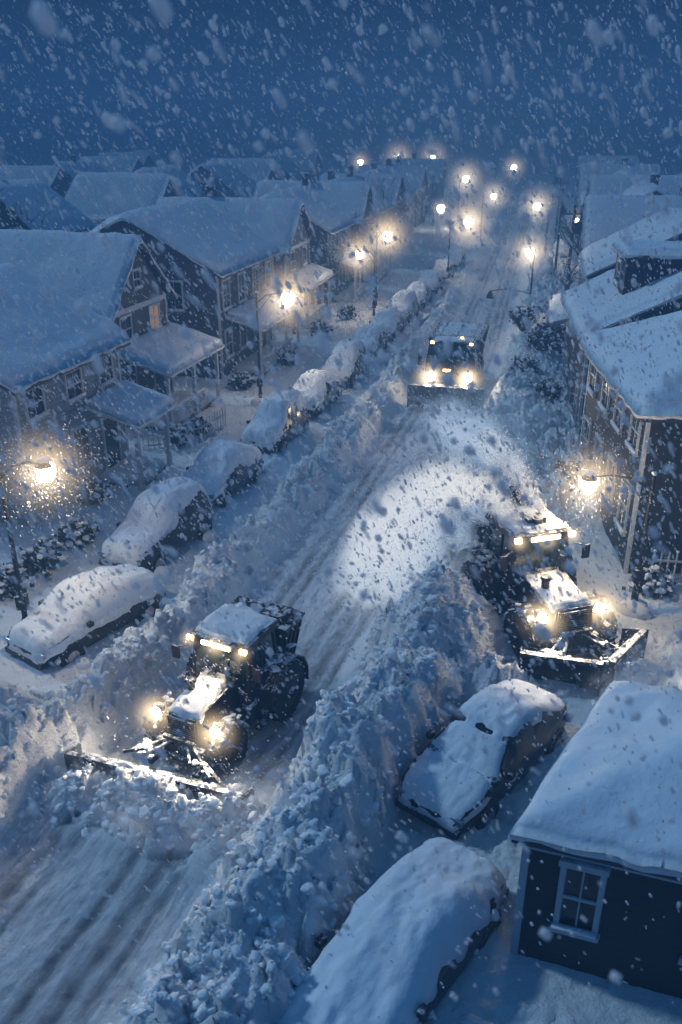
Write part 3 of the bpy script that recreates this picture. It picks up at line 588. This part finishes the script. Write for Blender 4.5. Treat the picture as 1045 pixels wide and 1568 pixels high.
def tractor(name,loc,heading,k=(1,1,1),bladef=None,rear=2.1,lampz=1.32,lampy=.8,chute=False,wide=1.0,lamp_e=260,big=False):
    E=empty(name,loc,heading); E.scale=k
    wh=MB(); hb=MB()
    wl=[(-.65,.98,.82,.5),(1.7,.86,.58,.4)]
    if big: wl=[(-.65,1.0,.72,.5),(-2.3,1.0,.72,.5),(1.7,.95,.66,.42)]
    for (wx_,wy_,wr_,ww_) in wl:
        for s in (-1,1): wheel(wh,wx_,s*wy_,wr_,ww_); hubs(hb,wx_,s*wy_,wr_,ww_)
    wh.obj('tyres',RUB,E); hb.obj('wheel_hubs',BLACK,E)
    b=MB(); hwid=.62 if big else .5
    b.box(-1.5,2.25,-.36,.36,.5,1.0)
    b.hexa([(.5,-hwid,.95),(2.25,-hwid*.86,.95),(2.25,hwid*.86,.95),(.5,hwid,.95),(.5,-hwid*.94,1.72),(2.2,-hwid*.74,1.52),(2.2,hwid*.74,1.52),(.5,hwid*.94,1.72)])
    b.box(2.24,2.42,-.62,.62,.5,.85)
    for s in (-1,1):
        for i in range(7):
            a0=math.pi*(.02+.15*i); a1=math.pi*(.02+.15*(i+1))
            p0=(-.65+.95*math.cos(a0),s*.98*wide,.82+.95*math.sin(a0)); p1=(-.65+.95*math.cos(a1),s*.98*wide,.82+.95*math.sin(a1)); b.beam(p0,p1,.56,.05)
        for i in range(4):
            a0=math.pi*(.15+.175*i); a1=math.pi*(.15+.175*(i+1)); rr=.78 if big else .68
            b.beam((1.7+rr*math.cos(a0),s*.86*wide,.60+rr*math.sin(a0)),(1.7+rr*math.cos(a1),s*.86*wide,.60+rr*math.sin(a1)),.46,.04)
        b.box(.1,.75,s*.72-.16,s*.72+.16,.55,1.0); b.box(.15,.6,s*.98-.1,s*.98+.1,.38,.43); b.box(.15,.6,s*.98-.1,s*.98+.1,.68,.72)
        b.beam((2.0,s*.38,1.2),(2.05,s*lampy,lampz-.05),.06); b.box(1.92,2.08,s*lampy-.14,s*lampy+.14,lampz-.13,lampz+.13)
        b.beam((.6,s*.8,2.35),(.75,s*1.12,2.3),.035); b.box(.70,.76,s*1.12-.1,s*1.12+.1,1.95,2.32)
        b.beam((.45,s*.95,.4),(.45,s*.9,1.9),.03)
    b.cyl((.85,.42,1.6),(.85,.42,2.45),.05,.05,10); b.cyl((.85,.42,1.75),(.85,.42,2.2),.085,.085,12)
    b.cyl((1.35,-.3,1.55),(1.35,-.3,1.9),.1,.1,12); b.cyl((1.35,-.3,1.9),(1.35,-.3,1.98),.14,.12,12)
    b.box(-.8,.55,-.78,.78,1.0,1.32)
    C=[(-.85,-.76),(.58,-.80),(.58,.80),(-.85,.76)]; Tt=[(-.78,-.70),(.42,-.70),(.42,.70),(-.78,.70)]
    for (a,c),(d_,e_) in zip(C,Tt): b.beam((a,c,1.28),(d_,e_,2.56),.085,.085)
    for s in (-1,1): b.beam((-.12,s*.78,1.28),(-.16,s*.70,2.56),.06); b.beam((-.8,s*.78,1.75),(.55,s*.79,1.70),.035)
    b.beam((.57,-.8,1.33),(.57,.8,1.33),.07); b.beam((.43,0,2.5),(.55,.35,1.45),.02)
    b.box(-.98,.66,-.82,.82,2.56,2.70,.04,.04); b.box(-.85,.4,-.7,.7,2.70,2.78,.1,.1)
    hz_=2.3 if not big else 2.2
    b.hexa([(-rear,-.6,.75),(-1.0,-.6,.75),(-1.0,.6,.75),(-rear,.6,.75),(-rear-.1,-.9,hz_),(-1.02,-.9,hz_),(-1.02,.9,hz_),(-rear-.1,.9,hz_)])
    b.box(-rear-.14,-.98,-.96,.96,hz_,hz_+.09)
    for xx in np.linspace(-rear,-1.15,4):
        for s in (-1,1): b.beam((xx,s*.62,.8),(xx,s*.93,hz_),.06)
    b.box(-rear+.1,-1.2,.1,.75,hz_+.09,hz_+.28); b.cyl((-rear+.3,-.4,hz_+.05),(-rear+.3,-.4,hz_+.3),.12,.1,10)
    b.obj('chassis_and_cab',BLACK,E,bevel=.018)
    gr=MB(); gw=hwid*.66
    for i in range(9): gr.box(2.225,2.262,-gw,gw,.99+.058*i,1.012+.058*i)
    gr.box(2.22,2.27,-gw-.03,-gw,.97,1.5);gr.box(2.22,2.27,gw,gw+.03,.97,1.5)
    gr.obj('grille',STEEL,E)
    gl=MB()
    gl.add([(.57,-.74,1.38),(.57,.74,1.38),(.44,.66,2.54),(.44,-.66,2.54)],[(0,1,2,3)])
    for s in (-1,1): gl.add([(-.78,s*.765,1.34),(.52,s*.785,1.34),(.38,s*.70,2.54),(-.74,s*.70,2.54)],[(0,1,2,3)])
    gl.add([(-.83,-.72,1.34),(-.83,.72,1.34),(-.79,.66,2.54),(-.79,-.66,2.54)],[(0,1,2,3)])
    gl.obj('cab_windows',CABG,E)
    wp=MB()
    for s in (-.35,.25): wp.beam((.60,s,1.42),(.545,s+.28,1.95),.02)
    wp.obj('wipers',STEEL,E)
    st=MB(); st.box(-.6,-.1,-.25,.25,1.3,1.6); st.box(-.65,-.5,-.25,.25,1.6,2.2); st.obj('seat',SEAT,E,bevel=.03)
    a=MB(); bx_=3.05
    for s in (-1,1):
        a.beam((.3,s*.5,.62),(1.6,s*.52,.58),.12,.16); a.beam((1.6,s*.52,.58),(bx_-.3,s*.6,.40),.12,.16)
        a.beam((2.3,s*.25,.95),(bx_-.32,s*1.0,.55),.06); a.cyl((2.3,s*.15,.9),(bx_-.3,s*.5,.75),.045,.045,8)
        a.beam((2.35,s*.42,.7),(bx_-.32,s*1.35,.4),.08)
    a.beam((2.45,-.55,.52),(2.45,.55,.52),.12); a.beam((2.4,-.4,1.0),(2.4,.4,1.0),.09); a.beam((2.4,0,.6),(2.4,0,1.05),.1)
    a.obj('push_frame',STEEL,E)
    bladef(E)
    hl=MB(); am=MB(); br=MB()
    for s in (-1,1):
        hl.lump((2.09,s*lampy,lampz),.13,1,1,12,8)
        am.box(.6,.69,s*.72-.09,s*.72+.09,2.56,2.69)
        glow_halo(E,(2.15,s*lampy,lampz),.85,HM2); spot(E,(2.3,s*lampy,lampz+.05),(1,s*.15,-.30),lamp_e,140); glow_halo(E,(.70,s*.72,2.62),.42,HM2)
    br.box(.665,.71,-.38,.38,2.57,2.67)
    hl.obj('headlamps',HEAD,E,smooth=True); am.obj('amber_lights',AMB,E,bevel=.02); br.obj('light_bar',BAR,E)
    glow_halo(E,(.72,0,2.62),.5,HM2)
    plight(E,(.95,0,2.62),20,(1,.76,.48),.1); spot(E,(.8,0,2.6),(1,0,-.6),140,120)
    s=MB()
    s.cap(.75,2.15,-hwid*.8,hwid*.8,lambda x,y:1.71-(x-.5)*.118,.09,18,14,5,edge=.16,amp=.16,fs=2)
    s.cap(-.9,.5,-.75,.75,lambda x,y:2.70+0*x,.09,16,16,6,edge=.16,amp=.13,fs=2)
    s.cap(-rear+.2,-1.1,-.75,-.02,lambda x,y:hz_+.08+0*x,.07,16,12,9,edge=.2,amp=.16,fs=2)
    rd=random.Random(3)
    for q in range(80):
        sd=rd.choice((-1,1)); w_=rd.random()
        if w_<.4: c_=(rd.uniform(1.3,2.1),sd*rd.uniform(.7,1.0),1.30)
        elif w_<.7: c_=(rd.uniform(-1.3,0),sd*rd.uniform(.8,1.2),1.78)
        elif w_<.85: c_=(rd.uniform(.1,.7),sd*.8,1.03)
        else: c_=(rd.uniform(2.3,2.9),sd*rd.uniform(.2,1),.72)
        s.lump(c_,rd.uniform(.04,.12),.45,rd.random(),8,5)
    s.obj('clinging_snow',SNOW,E,smooth=True)
    if chute:
        c=MB(); c.cyl((-1.2,-.35,2.2),(-1.2,-.35,2.95),.17,.15,14); c.cyl((-1.2,-.35,2.9),(-1.35,-.8,3.15),.16,.13,12)
        c.cyl((-1.3,.25,2.2),(-1.3,.25,3.05),.14,.11,14); c.cyl((-1.3,.25,3.0),(-1.4,.1,3.2),.14,.1,12)
        c.cyl((.2,0,2.75),(.2,0,2.95),.12,.14,12); c.box(-.5,.2,-.25,.25,2.78,2.92)
        c.obj('discharge_chute',BLACK2,E)
    return E
T1=tractor('snow_plough_tractor',(-2.55,16.75,.02),hd(26),(.92,.98,.92),lambda E:blade(E,3.25,0,math.radians(8),4.2,.78),rear=1.9)
def vplow(E):
    for s in (-1,1): blade(E,3.0,s*.74,s*math.radians(32)*1.0,1.7,.9,name='v_blade_wing',ribs=4)
T2=tractor('snow_blower_tractor',(5.3,21.3,.05),hd(-17),(1.12,1.12,1.12),vplow,rear=3.9,chute=True,lampy=.74,lampz=1.35,wide=1.03,big=True)
def truck(name,loc,heading):
    E=empty(name,loc,heading); E.scale=(1.1,1.1,1.1); b=MB(); wh=MB()
    for x in (1.3,-1.6,-2.5):
        for s in (-1,1): wheel(wh,x,s*1.0,.52,.36,False)
    wh.obj('tyres',RUB,E,bevel=.04)
    b.box(-3.2,2.2,-.45,.45,.6,.95); b.box(.7,2.2,-1.15,1.15,.75,1.75); b.hexa([(.7,-1.15,1.75),(2.2,-1.15,1.75),(2.2,1.15,1.75),(.7,1.15,1.75),(.75,-1.05,2.75),(1.85,-1.05,2.75),(1.85,1.05,2.75),(.75,1.05,2.75)])
    b.hexa([(-3.1,-1.0,1.0),(.5,-1.0,1.0),(.5,1.0,1.0),(-3.1,1.0,1.0),(-3.3,-1.25,2.6),(.6,-1.25,2.6),(.6,1.25,2.6),(-3.3,1.25,2.6)])
    b.box(.4,1.2,-1.2,1.2,2.65,2.78); b.box(2.2,2.35,-1.15,1.15,.6,.85)
    for s in (-1,1): b.beam((2.1,s*1.1,2.2),(2.25,s*1.4,2.2),.05); b.box(2.2,2.3,s*1.4-.1,s*1.4+.1,1.7,2.3); b.beam((2.2,s*.5,.6),(3.0,s*.6,.4),.12)
    for i in range(6):
        for s in (-1,1): b.beam((-3+i*.68,s*1.01,1.0),(-3.1+i*.7,s*1.27,2.6),.07)
    for yy in (-.8,0,.8): b.beam((-3.2,yy,2.66),(.6,yy,2.66),.06)
    b.obj('cab_and_hopper',BLACK,E,bevel=.03)
    g=MB(); g.add([(2.185,-1.0,1.82),(2.185,1.0,1.82),(1.90,.95,2.62),(1.90,-.95,2.62)],[(0,1,2,3)])
    for s in (-1,1): g.add([(.9,s*1.145,1.8),(2.0,s*1.145,1.8),(1.75,s*1.07,2.6),(.9,s*1.07,2.6)],[(0,1,2,3)])
    g.obj('cab_windows',CABG,E)
    r=MB(); r.box(2.19,2.22,-.3,.05,1.45,1.56); r.cyl((1.3,.4,2.76),(1.3,.4,2.90),.07,.06,10)
    for s in (-1,1): r.box(1.86,1.92,s*.9-.08,s*.9+.08,2.66,2.76)
    r.obj('beacons',AMB,E)
    h=MB()
    for s in (-1,1):
        h.lump((2.40,s*.85,1.2),.2,1,1,12,8); glow_halo(E,(2.5,s*.85,1.2),1.25,HM2); spot(E,(2.65,s*.85,1.25),(1,0,-.3),600,140)
    h.obj('headlamps',HEAD,E,smooth=True)
    s=MB(); s.cap(-3.2,.5,-1.1,1.1,lambda x,y:2.55+0*x,.07,20,14,3,edge=.3,amp=.3,fs=2); s.cap(.85,1.75,-.95,.95,lambda x,y:2.76+0*x,.05,8,8,3,edge=.2)
    for q in range(30): s.lump((2.5+random.random()*.4,random.uniform(-1,1),.8),random.uniform(.08,.2),.6,random.random(),8,5)
    s.obj('clinging_snow',SNOW,E,smooth=True)
    blade(E,3.15,0,0,3.4,.95)
    return E
truck('snow_plough_truck',(6.15,45.0,.12),hd(14))

# ------------------------------------------------------------------ shrubs, fence, trees
def shrub(x,y,r,h,seed):
    rd=random.Random(seed); z0=float(height(np.array([x]),np.array([y]))[0])-.1
    E=empty('snowy_shrub',(x,y,z0)); t=MB(); l=MB(); s=MB()
    for i in range(46):
        a=rd.uniform(0,6.28); q=rd.uniform(.2,1); p=Vector((r*q*math.cos(a),r*q*math.sin(a),h*rd.uniform(.5,1)*(1.1-q*.4))); t.cyl((0,0,0),p,.02,.006,4,False)
        for _ in range(9):
            c=p*rd.uniform(.55,1)+Vector((rd.gauss(0,.09),rd.gauss(0,.09),rd.gauss(0,.09))); n=Vector((rd.gauss(0,1),rd.gauss(0,1),rd.gauss(0,1))).normalized(); u=n.orthogonal()*.07; w=n.cross(u); l.add([c-u,c+w,c+u,c-w],[(0,1,2,3)])
        if rd.random()<.75: s.lump(p+Vector((0,0,.03)),rd.uniform(.05,.14),.6,rd.random(),7,5)
    t.obj('stems',WOOD,E); l.obj('foliage',LEAF,E); s.obj('snow_clumps',SNOW,E,smooth=True)
for i,(x,y,r,h) in enumerate(((-9.6,24,.9,1.1),(-10.3,22.6,.8,.9),(-8.9,25.6,.7,.9),(-7.3,35.4,.8,1.0),(-6.6,37.2,.7,.8),(-5.4,45,.8,1),(-3.3,50,.8,1),(12.2,48.5,1.2,1.7),(11.0,46.5,1.0,1.4),(12.6,51,1.2,1.8),(9.8,44,.9,1.1),(9.5,22.6,.7,.8),(-1.4,57,.9,1.2),(0.5,63,.9,1.2),(14.5,60,1.1,1.6),(-9.3,29.3,.7,.8),(10.0,39.5,.8,1.0),(11.4,53,1.2,1.9),(8.7,30,.6,.7))): shrub(x,y,r,h,i+1)
def tree(x,y,h,seed):
    rd=random.Random(seed); E=empty('bare_tree',(x,y,.2)); t=MB(); s=MB()
    def br(p,d,L,r,lv):
        q=p+d*L; t.cyl(p,q,r,r*.65,6,False)
        if lv>1 and rd.random()<.5: s.lump(q+Vector((0,0,r+.02)),.05+.03*rd.random(),.6,rd.random(),6,4)
        if lv>=5: return
        for _ in range(3 if lv<3 else 2):
            nd=(d+Vector((rd.gauss(0,.5),rd.gauss(0,.5),rd.gauss(.08,.3)))).normalized(); br(q,nd,L*rd.uniform(.6,.85),r*.62,lv+1)
    br(Vector((0,0,0)),Vector((0,0,1)),h*.28,h*.022,0); t.obj('branches',WOOD,E)
    if s.v: s.obj('snow_on_branches',SNOW,E,smooth=True)
for i,(x,y,h) in enumerate(((-11.5,36.2,5),(-3.2,57.8,6),(13.5,45.2,5),(-1,68,7),(16.2,61,6),(2,80,8),(21,76,8),(-25,70,9),(-14,95,9),(5,100,9),(31,100,9))): tree(x,y,h,i+5)
def fence(pts,h=.95):
    E=empty('picket_fence'); f=MB(); s=MB()
    for (x0,y0),(x1,y1) in zip(pts,pts[1:]):
        L=math.hypot(x1-x0,y1-y0); n=int(L/.22)
        for i in range(n+1):
            t=i/n; x=x0+(x1-x0)*t; y=y0+(y1-y0)*t; f.beam((x,y,.1),(x,y,.3+h),.07,.03)
            if i%3==0: s.lump((x,y,.33+h),.06,.7,i,6,4)
        for z in (.45,.95): f.beam((x0,y0,z),(x1,y1,z),.04,.07)
    f.obj('pickets',TRIM,E); s.obj('snow_on_pickets',SNOW,E,smooth=True)
fence([(9.6,23.2),(12.5,22.8)]); fence([(-8.6,34.9),(-6.3,35.8),(-5.4,38.0)]); fence([(8.9,41.5),(10.5,47.5)])
def utility_pole(x,y,h):
    E=empty('utility_pole',(x,y,0)); p=MB(); p.cyl((0,0,-.2),(0,0,h),.14,.1,10); p.beam((-1,0,h-.6),(1,0,h-.6),.1); p.cyl((.3,0,h-2),(.3,0,h-1.2),.2,.2,10)
    for a in (-.9,-.4,.4,.9): p.cyl((a,0,h-.55),(a,0,h-.4),.04,.04,6)
    p.obj('pole_and_crossarm',WOOD,E)
for x,y in ((17.2,66),(20.6,84),(25.6,106),(31,132)): utility_pole(x,y,8)

# ------------------------------------------------------------------ snow plumes (blown snow volumes, lit look painted as emission)
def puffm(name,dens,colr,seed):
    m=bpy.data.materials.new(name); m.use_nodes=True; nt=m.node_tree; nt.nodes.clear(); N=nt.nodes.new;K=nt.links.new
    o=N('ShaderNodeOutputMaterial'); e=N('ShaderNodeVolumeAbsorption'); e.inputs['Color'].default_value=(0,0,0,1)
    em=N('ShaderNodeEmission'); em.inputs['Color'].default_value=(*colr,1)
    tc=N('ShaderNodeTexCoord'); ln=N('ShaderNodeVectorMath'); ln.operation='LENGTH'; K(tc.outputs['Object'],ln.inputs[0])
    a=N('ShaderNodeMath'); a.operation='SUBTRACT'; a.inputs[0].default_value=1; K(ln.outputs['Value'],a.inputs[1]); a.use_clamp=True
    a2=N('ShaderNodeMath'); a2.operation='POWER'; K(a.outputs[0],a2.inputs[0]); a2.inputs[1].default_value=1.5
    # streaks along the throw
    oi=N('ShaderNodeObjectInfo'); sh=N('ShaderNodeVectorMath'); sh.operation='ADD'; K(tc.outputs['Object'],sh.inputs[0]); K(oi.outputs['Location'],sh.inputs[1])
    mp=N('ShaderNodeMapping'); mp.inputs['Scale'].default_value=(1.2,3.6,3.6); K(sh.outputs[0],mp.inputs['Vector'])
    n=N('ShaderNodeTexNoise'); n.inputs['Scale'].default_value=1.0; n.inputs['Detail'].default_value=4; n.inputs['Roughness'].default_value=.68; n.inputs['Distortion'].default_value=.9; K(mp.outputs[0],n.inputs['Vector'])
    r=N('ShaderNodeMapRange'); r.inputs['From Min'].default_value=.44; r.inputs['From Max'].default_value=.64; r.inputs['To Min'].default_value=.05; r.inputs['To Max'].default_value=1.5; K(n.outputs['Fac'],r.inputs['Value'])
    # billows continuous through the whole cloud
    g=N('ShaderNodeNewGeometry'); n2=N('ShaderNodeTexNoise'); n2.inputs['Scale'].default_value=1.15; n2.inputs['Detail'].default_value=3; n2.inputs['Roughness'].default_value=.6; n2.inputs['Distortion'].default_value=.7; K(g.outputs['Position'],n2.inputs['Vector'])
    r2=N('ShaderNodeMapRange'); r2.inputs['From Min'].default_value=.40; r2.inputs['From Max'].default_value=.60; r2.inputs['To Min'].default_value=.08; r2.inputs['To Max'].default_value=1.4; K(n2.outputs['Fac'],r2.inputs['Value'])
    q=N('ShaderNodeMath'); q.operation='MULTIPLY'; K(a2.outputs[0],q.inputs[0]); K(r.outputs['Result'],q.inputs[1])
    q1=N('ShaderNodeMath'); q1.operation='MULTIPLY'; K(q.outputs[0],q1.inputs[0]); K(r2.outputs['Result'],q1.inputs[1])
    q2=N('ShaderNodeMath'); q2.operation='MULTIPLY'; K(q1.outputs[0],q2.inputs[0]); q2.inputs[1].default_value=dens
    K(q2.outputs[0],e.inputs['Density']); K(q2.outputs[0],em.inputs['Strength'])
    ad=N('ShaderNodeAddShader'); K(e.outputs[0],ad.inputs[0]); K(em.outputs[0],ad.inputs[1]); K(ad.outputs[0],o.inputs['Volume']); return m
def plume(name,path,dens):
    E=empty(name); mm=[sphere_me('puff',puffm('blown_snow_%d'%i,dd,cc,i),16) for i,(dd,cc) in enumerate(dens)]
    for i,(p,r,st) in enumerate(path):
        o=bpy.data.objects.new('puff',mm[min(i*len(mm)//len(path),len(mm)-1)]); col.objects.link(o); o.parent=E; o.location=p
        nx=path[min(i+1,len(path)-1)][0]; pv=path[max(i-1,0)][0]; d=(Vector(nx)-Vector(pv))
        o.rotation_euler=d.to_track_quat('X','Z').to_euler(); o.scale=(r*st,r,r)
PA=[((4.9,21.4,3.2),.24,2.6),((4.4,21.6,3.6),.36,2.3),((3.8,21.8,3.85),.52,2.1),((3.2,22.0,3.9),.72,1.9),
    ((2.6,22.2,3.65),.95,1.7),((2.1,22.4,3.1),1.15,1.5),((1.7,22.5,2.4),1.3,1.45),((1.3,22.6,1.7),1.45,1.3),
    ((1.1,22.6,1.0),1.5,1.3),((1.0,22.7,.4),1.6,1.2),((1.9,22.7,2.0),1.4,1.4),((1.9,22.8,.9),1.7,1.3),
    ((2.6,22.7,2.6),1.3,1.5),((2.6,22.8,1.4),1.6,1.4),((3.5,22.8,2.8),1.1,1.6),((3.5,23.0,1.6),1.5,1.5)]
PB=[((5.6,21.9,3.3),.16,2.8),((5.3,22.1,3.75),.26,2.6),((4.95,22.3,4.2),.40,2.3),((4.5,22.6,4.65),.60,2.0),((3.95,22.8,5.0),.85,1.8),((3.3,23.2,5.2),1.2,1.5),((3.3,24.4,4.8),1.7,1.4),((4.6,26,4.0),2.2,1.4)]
plume('blown_snow_plume',PA,[(22,(.95,.95,.94)),(8.5,(.82,.87,.93)),(3.6,(.62,.73,.86)),(1.6,(.40,.54,.73))])  # emission tones painted white at the throw, dimmer and bluer downstream
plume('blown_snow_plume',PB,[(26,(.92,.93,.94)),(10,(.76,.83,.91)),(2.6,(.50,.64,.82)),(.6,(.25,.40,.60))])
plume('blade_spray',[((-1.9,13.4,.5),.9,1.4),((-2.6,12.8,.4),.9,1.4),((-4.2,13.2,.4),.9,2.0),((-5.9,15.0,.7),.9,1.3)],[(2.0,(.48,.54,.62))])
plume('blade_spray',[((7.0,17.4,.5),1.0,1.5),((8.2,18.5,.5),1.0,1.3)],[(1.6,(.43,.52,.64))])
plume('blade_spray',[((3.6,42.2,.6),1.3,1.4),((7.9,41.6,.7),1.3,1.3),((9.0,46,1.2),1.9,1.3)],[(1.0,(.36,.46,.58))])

# ------------------------------------------------------------------ falling snow
wind=np.array([.48,.10,-.86]); wind/=np.linalg.norm(wind)
def flakes(name,C,r,l,m,jit=.12):
    n=len(C); d=wind[None]+rng.normal(0,jit,(n,3)); d/=np.linalg.norm(d,axis=1,keepdims=True)
    a=np.cross(d,[0,1,0]); a/=np.linalg.norm(a,axis=1,keepdims=True); b=np.cross(d,a)
    V=np.zeros((n,10,3)); V[:,0]=C+d*l[:,None]; V[:,1]=C-d*l[:,None]
    for k in range(4):
        t=2*math.pi*k/4; off=a*math.cos(t)+b*math.sin(t)
        V[:,2+k]=C+d*l[:,None]*.55+off*r[:,None]; V[:,6+k]=C-d*l[:,None]*.55+off*r[:,None]
    T=[]
    for k in range(4):
        k2=(k+1)%4; T+=[(0,2+k,2+k2),(1,6+k2,6+k),(2+k,6+k,6+k2),(2+k,6+k2,2+k2)]
    F=(np.array(T)[None]+(np.arange(n)*10)[:,None,None]).reshape(-1,3)
    return fastmesh(name,V.reshape(-1,3),F,[m])
def flake_mat(name,alpha):
    FM=bpy.data.materials.new(name); FM.use_nodes=True; nt=FM.node_tree; nt.nodes.clear()
    o=nt.nodes.new('ShaderNodeOutputMaterial'); df=nt.nodes.new('ShaderNodeBsdfDiffuse'); df.inputs['Color'].default_value=(.95,.96,1,1); tl=nt.nodes.new('ShaderNodeBsdfTranslucent'); tl.inputs['Color'].default_value=(.95,.96,1,1)
    m1=nt.nodes.new('ShaderNodeMixShader'); nt.links.new(df.outputs[0],m1.inputs[1]); nt.links.new(tl.outputs[0],m1.inputs[2])
    if alpha>=1: nt.links.new(m1.outputs[0],o.inputs['Surface'])
    else:
        tp=nt.nodes.new('ShaderNodeBsdfTransparent'); m2=nt.nodes.new('ShaderNodeMixShader'); m2.inputs[0].default_value=alpha; nt.links.new(tp.outputs[0],m2.inputs[1]); nt.links.new(m1.outputs[0],m2.inputs[2]); nt.links.new(m2.outputs[0],o.inputs['Surface'])
    return FM
FA=flake_mat('snowflake',1); FN=flake_mat('snowflake_soft',.7)
def region(n,x0,x1,y0,y1,z0,z1): return np.stack([rng.uniform(x0,x1,n),rng.uniform(y0,y1,n),rng.uniform(z0,z1,n)],-1)
A=np.concatenate([region(34000,-26,32,14,70,.5,22),region(13000,-12,14,7,28,.5,17)])
n=len(A); flakes('falling_snow',A,.006+.013*rng.random(n)**2,.012+.045*rng.random(n),FA)
A=np.concatenate([region(10000,-9,9,5,16,9,17),region(3000,-6,6,4,12,6,11)])
n=len(A); flakes('falling_snow',A,.005+.012*rng.random(n)**2,.012+.035*rng.random(n),FN,.15)
A=np.concatenate([region(3800,-5,5,2.2,8,8.5,15.5),region(650,-3,3,2,5,11,15)]); A=A[np.linalg.norm(A-np.array([0,0,13]),axis=1)>2.2]
n=len(A); flakes('falling_snow',A,.006+.019*rng.random(n)**2.4,.012+.042*rng.random(n)**1.6,FN,.18)
B=[]
for (x,y,z,hz) in lamp_pts[:8]:
    q=rng.normal(0,1,(900,3)); q/=np.linalg.norm(q,axis=1,keepdims=True); B.append(np.array([x,y,z])+q*(hz*1.3*rng.random((900,1))**.7))
for PL in (PA,PB[:6]):
    for (p,r,st) in PL: B.append(np.array(p)+rng.normal(0,r*.6,(500,3)))
for c_ in ((-2.0,13.2,.9),(-3.6,13.4,.8),(-5.6,14.6,.9),(7.2,17.6,.9),(-3.2,15.5,1.6)): B.append(np.array(c_)+rng.normal(0,.6,(300,3)))
B=np.concatenate(B); B=B[B[:,2]>.1]; n=len(B); flakes('falling_snow',B,.005+.009*rng.random(n),.010+.03*rng.random(n),FA)

# ------------------------------------------------------------------ air full of snow
bpy.ops.mesh.primitive_cube_add(size=1,location=(0,260,12)); fog=bpy.context.object; fog.name='snowy_air'; fog.scale=(1000,620,30)
m=bpy.data.materials.new('snowy_air'); m.use_nodes=True; nt=m.node_tree; nt.nodes.clear(); o=nt.nodes.new('ShaderNodeOutputMaterial')
v=nt.nodes.new('ShaderNodeVolumeScatter'); v.inputs['Color'].default_value=(.24,.50,.84,1); v.inputs['Density'].default_value=.0105; v.inputs['Anisotropy'].default_value=.0
ab=nt.nodes.new('ShaderNodeVolumeAbsorption'); ab.inputs['Color'].default_value=(.24,.50,.84,1); ab.inputs['Density'].default_value=.0105
ad=nt.nodes.new('ShaderNodeAddShader'); nt.links.new(v.outputs[0],ad.inputs[0]); nt.links.new(ab.outputs[0],ad.inputs[1]); nt.links.new(ad.outputs[0],o.inputs['Volume']); fog.data.materials.append(m)

# ------------------------------------------------------------------ sky
w=bpy.data.worlds.new('World'); sc.world=w; w.use_nodes=True; nt=w.node_tree; bg=nt.nodes['Background']
tc=nt.nodes.new('ShaderNodeTexCoord'); sx=nt.nodes.new('ShaderNodeSeparateXYZ'); nt.links.new(tc.outputs['Generated'],sx.inputs[0])
r=nt.nodes.new('ShaderNodeValToRGB'); cr=r.color_ramp; cr.elements[0].position=0; cr.elements[0].color=(.002,.013,.047,1); cr.elements[1].position=.9; cr.elements[1].color=(.038,.180,.44,1)
e=cr.elements.new(.15); e.color=(.0010,.007,.030,1); e=cr.elements.new(.4); e.color=(.018,.100,.27,1)
nt.links.new(sx.outputs['Z'],r.inputs['Fac']); nt.links.new(r.outputs['Color'],bg.inputs['Color']); bg.inputs['Strength'].default_value=.88
s=bpy.data.lights.new('relief_fill','SUN'); s.energy=1.8; s.angle=math.radians(5); s.color=(.53,.79,1); so=bpy.data.objects.new('relief_fill',s); col.objects.link(so); so.rotation_euler=Vector((.62,-.32,-.58)).to_track_quat('-Z','Y').to_euler()  # added sun fill to bring out relief in the snow; no moon there

# ------------------------------------------------------------------ camera
c=bpy.data.cameras.new('camera'); co=bpy.data.objects.new('camera',c); col.objects.link(co); co.location=(0,0,13); co.rotation_euler=(math.radians(90-24.2),0,0)
c.sensor_fit='VERTICAL'; c.sensor_height=36; c.lens=36*1300/1568; c.clip_end=2000; c.clip_start=.05
c.dof.use_dof=True; c.dof.focus_distance=24; c.dof.aperture_fstop=1.1
sc.camera=co
sc.view_settings.view_transform='Standard'
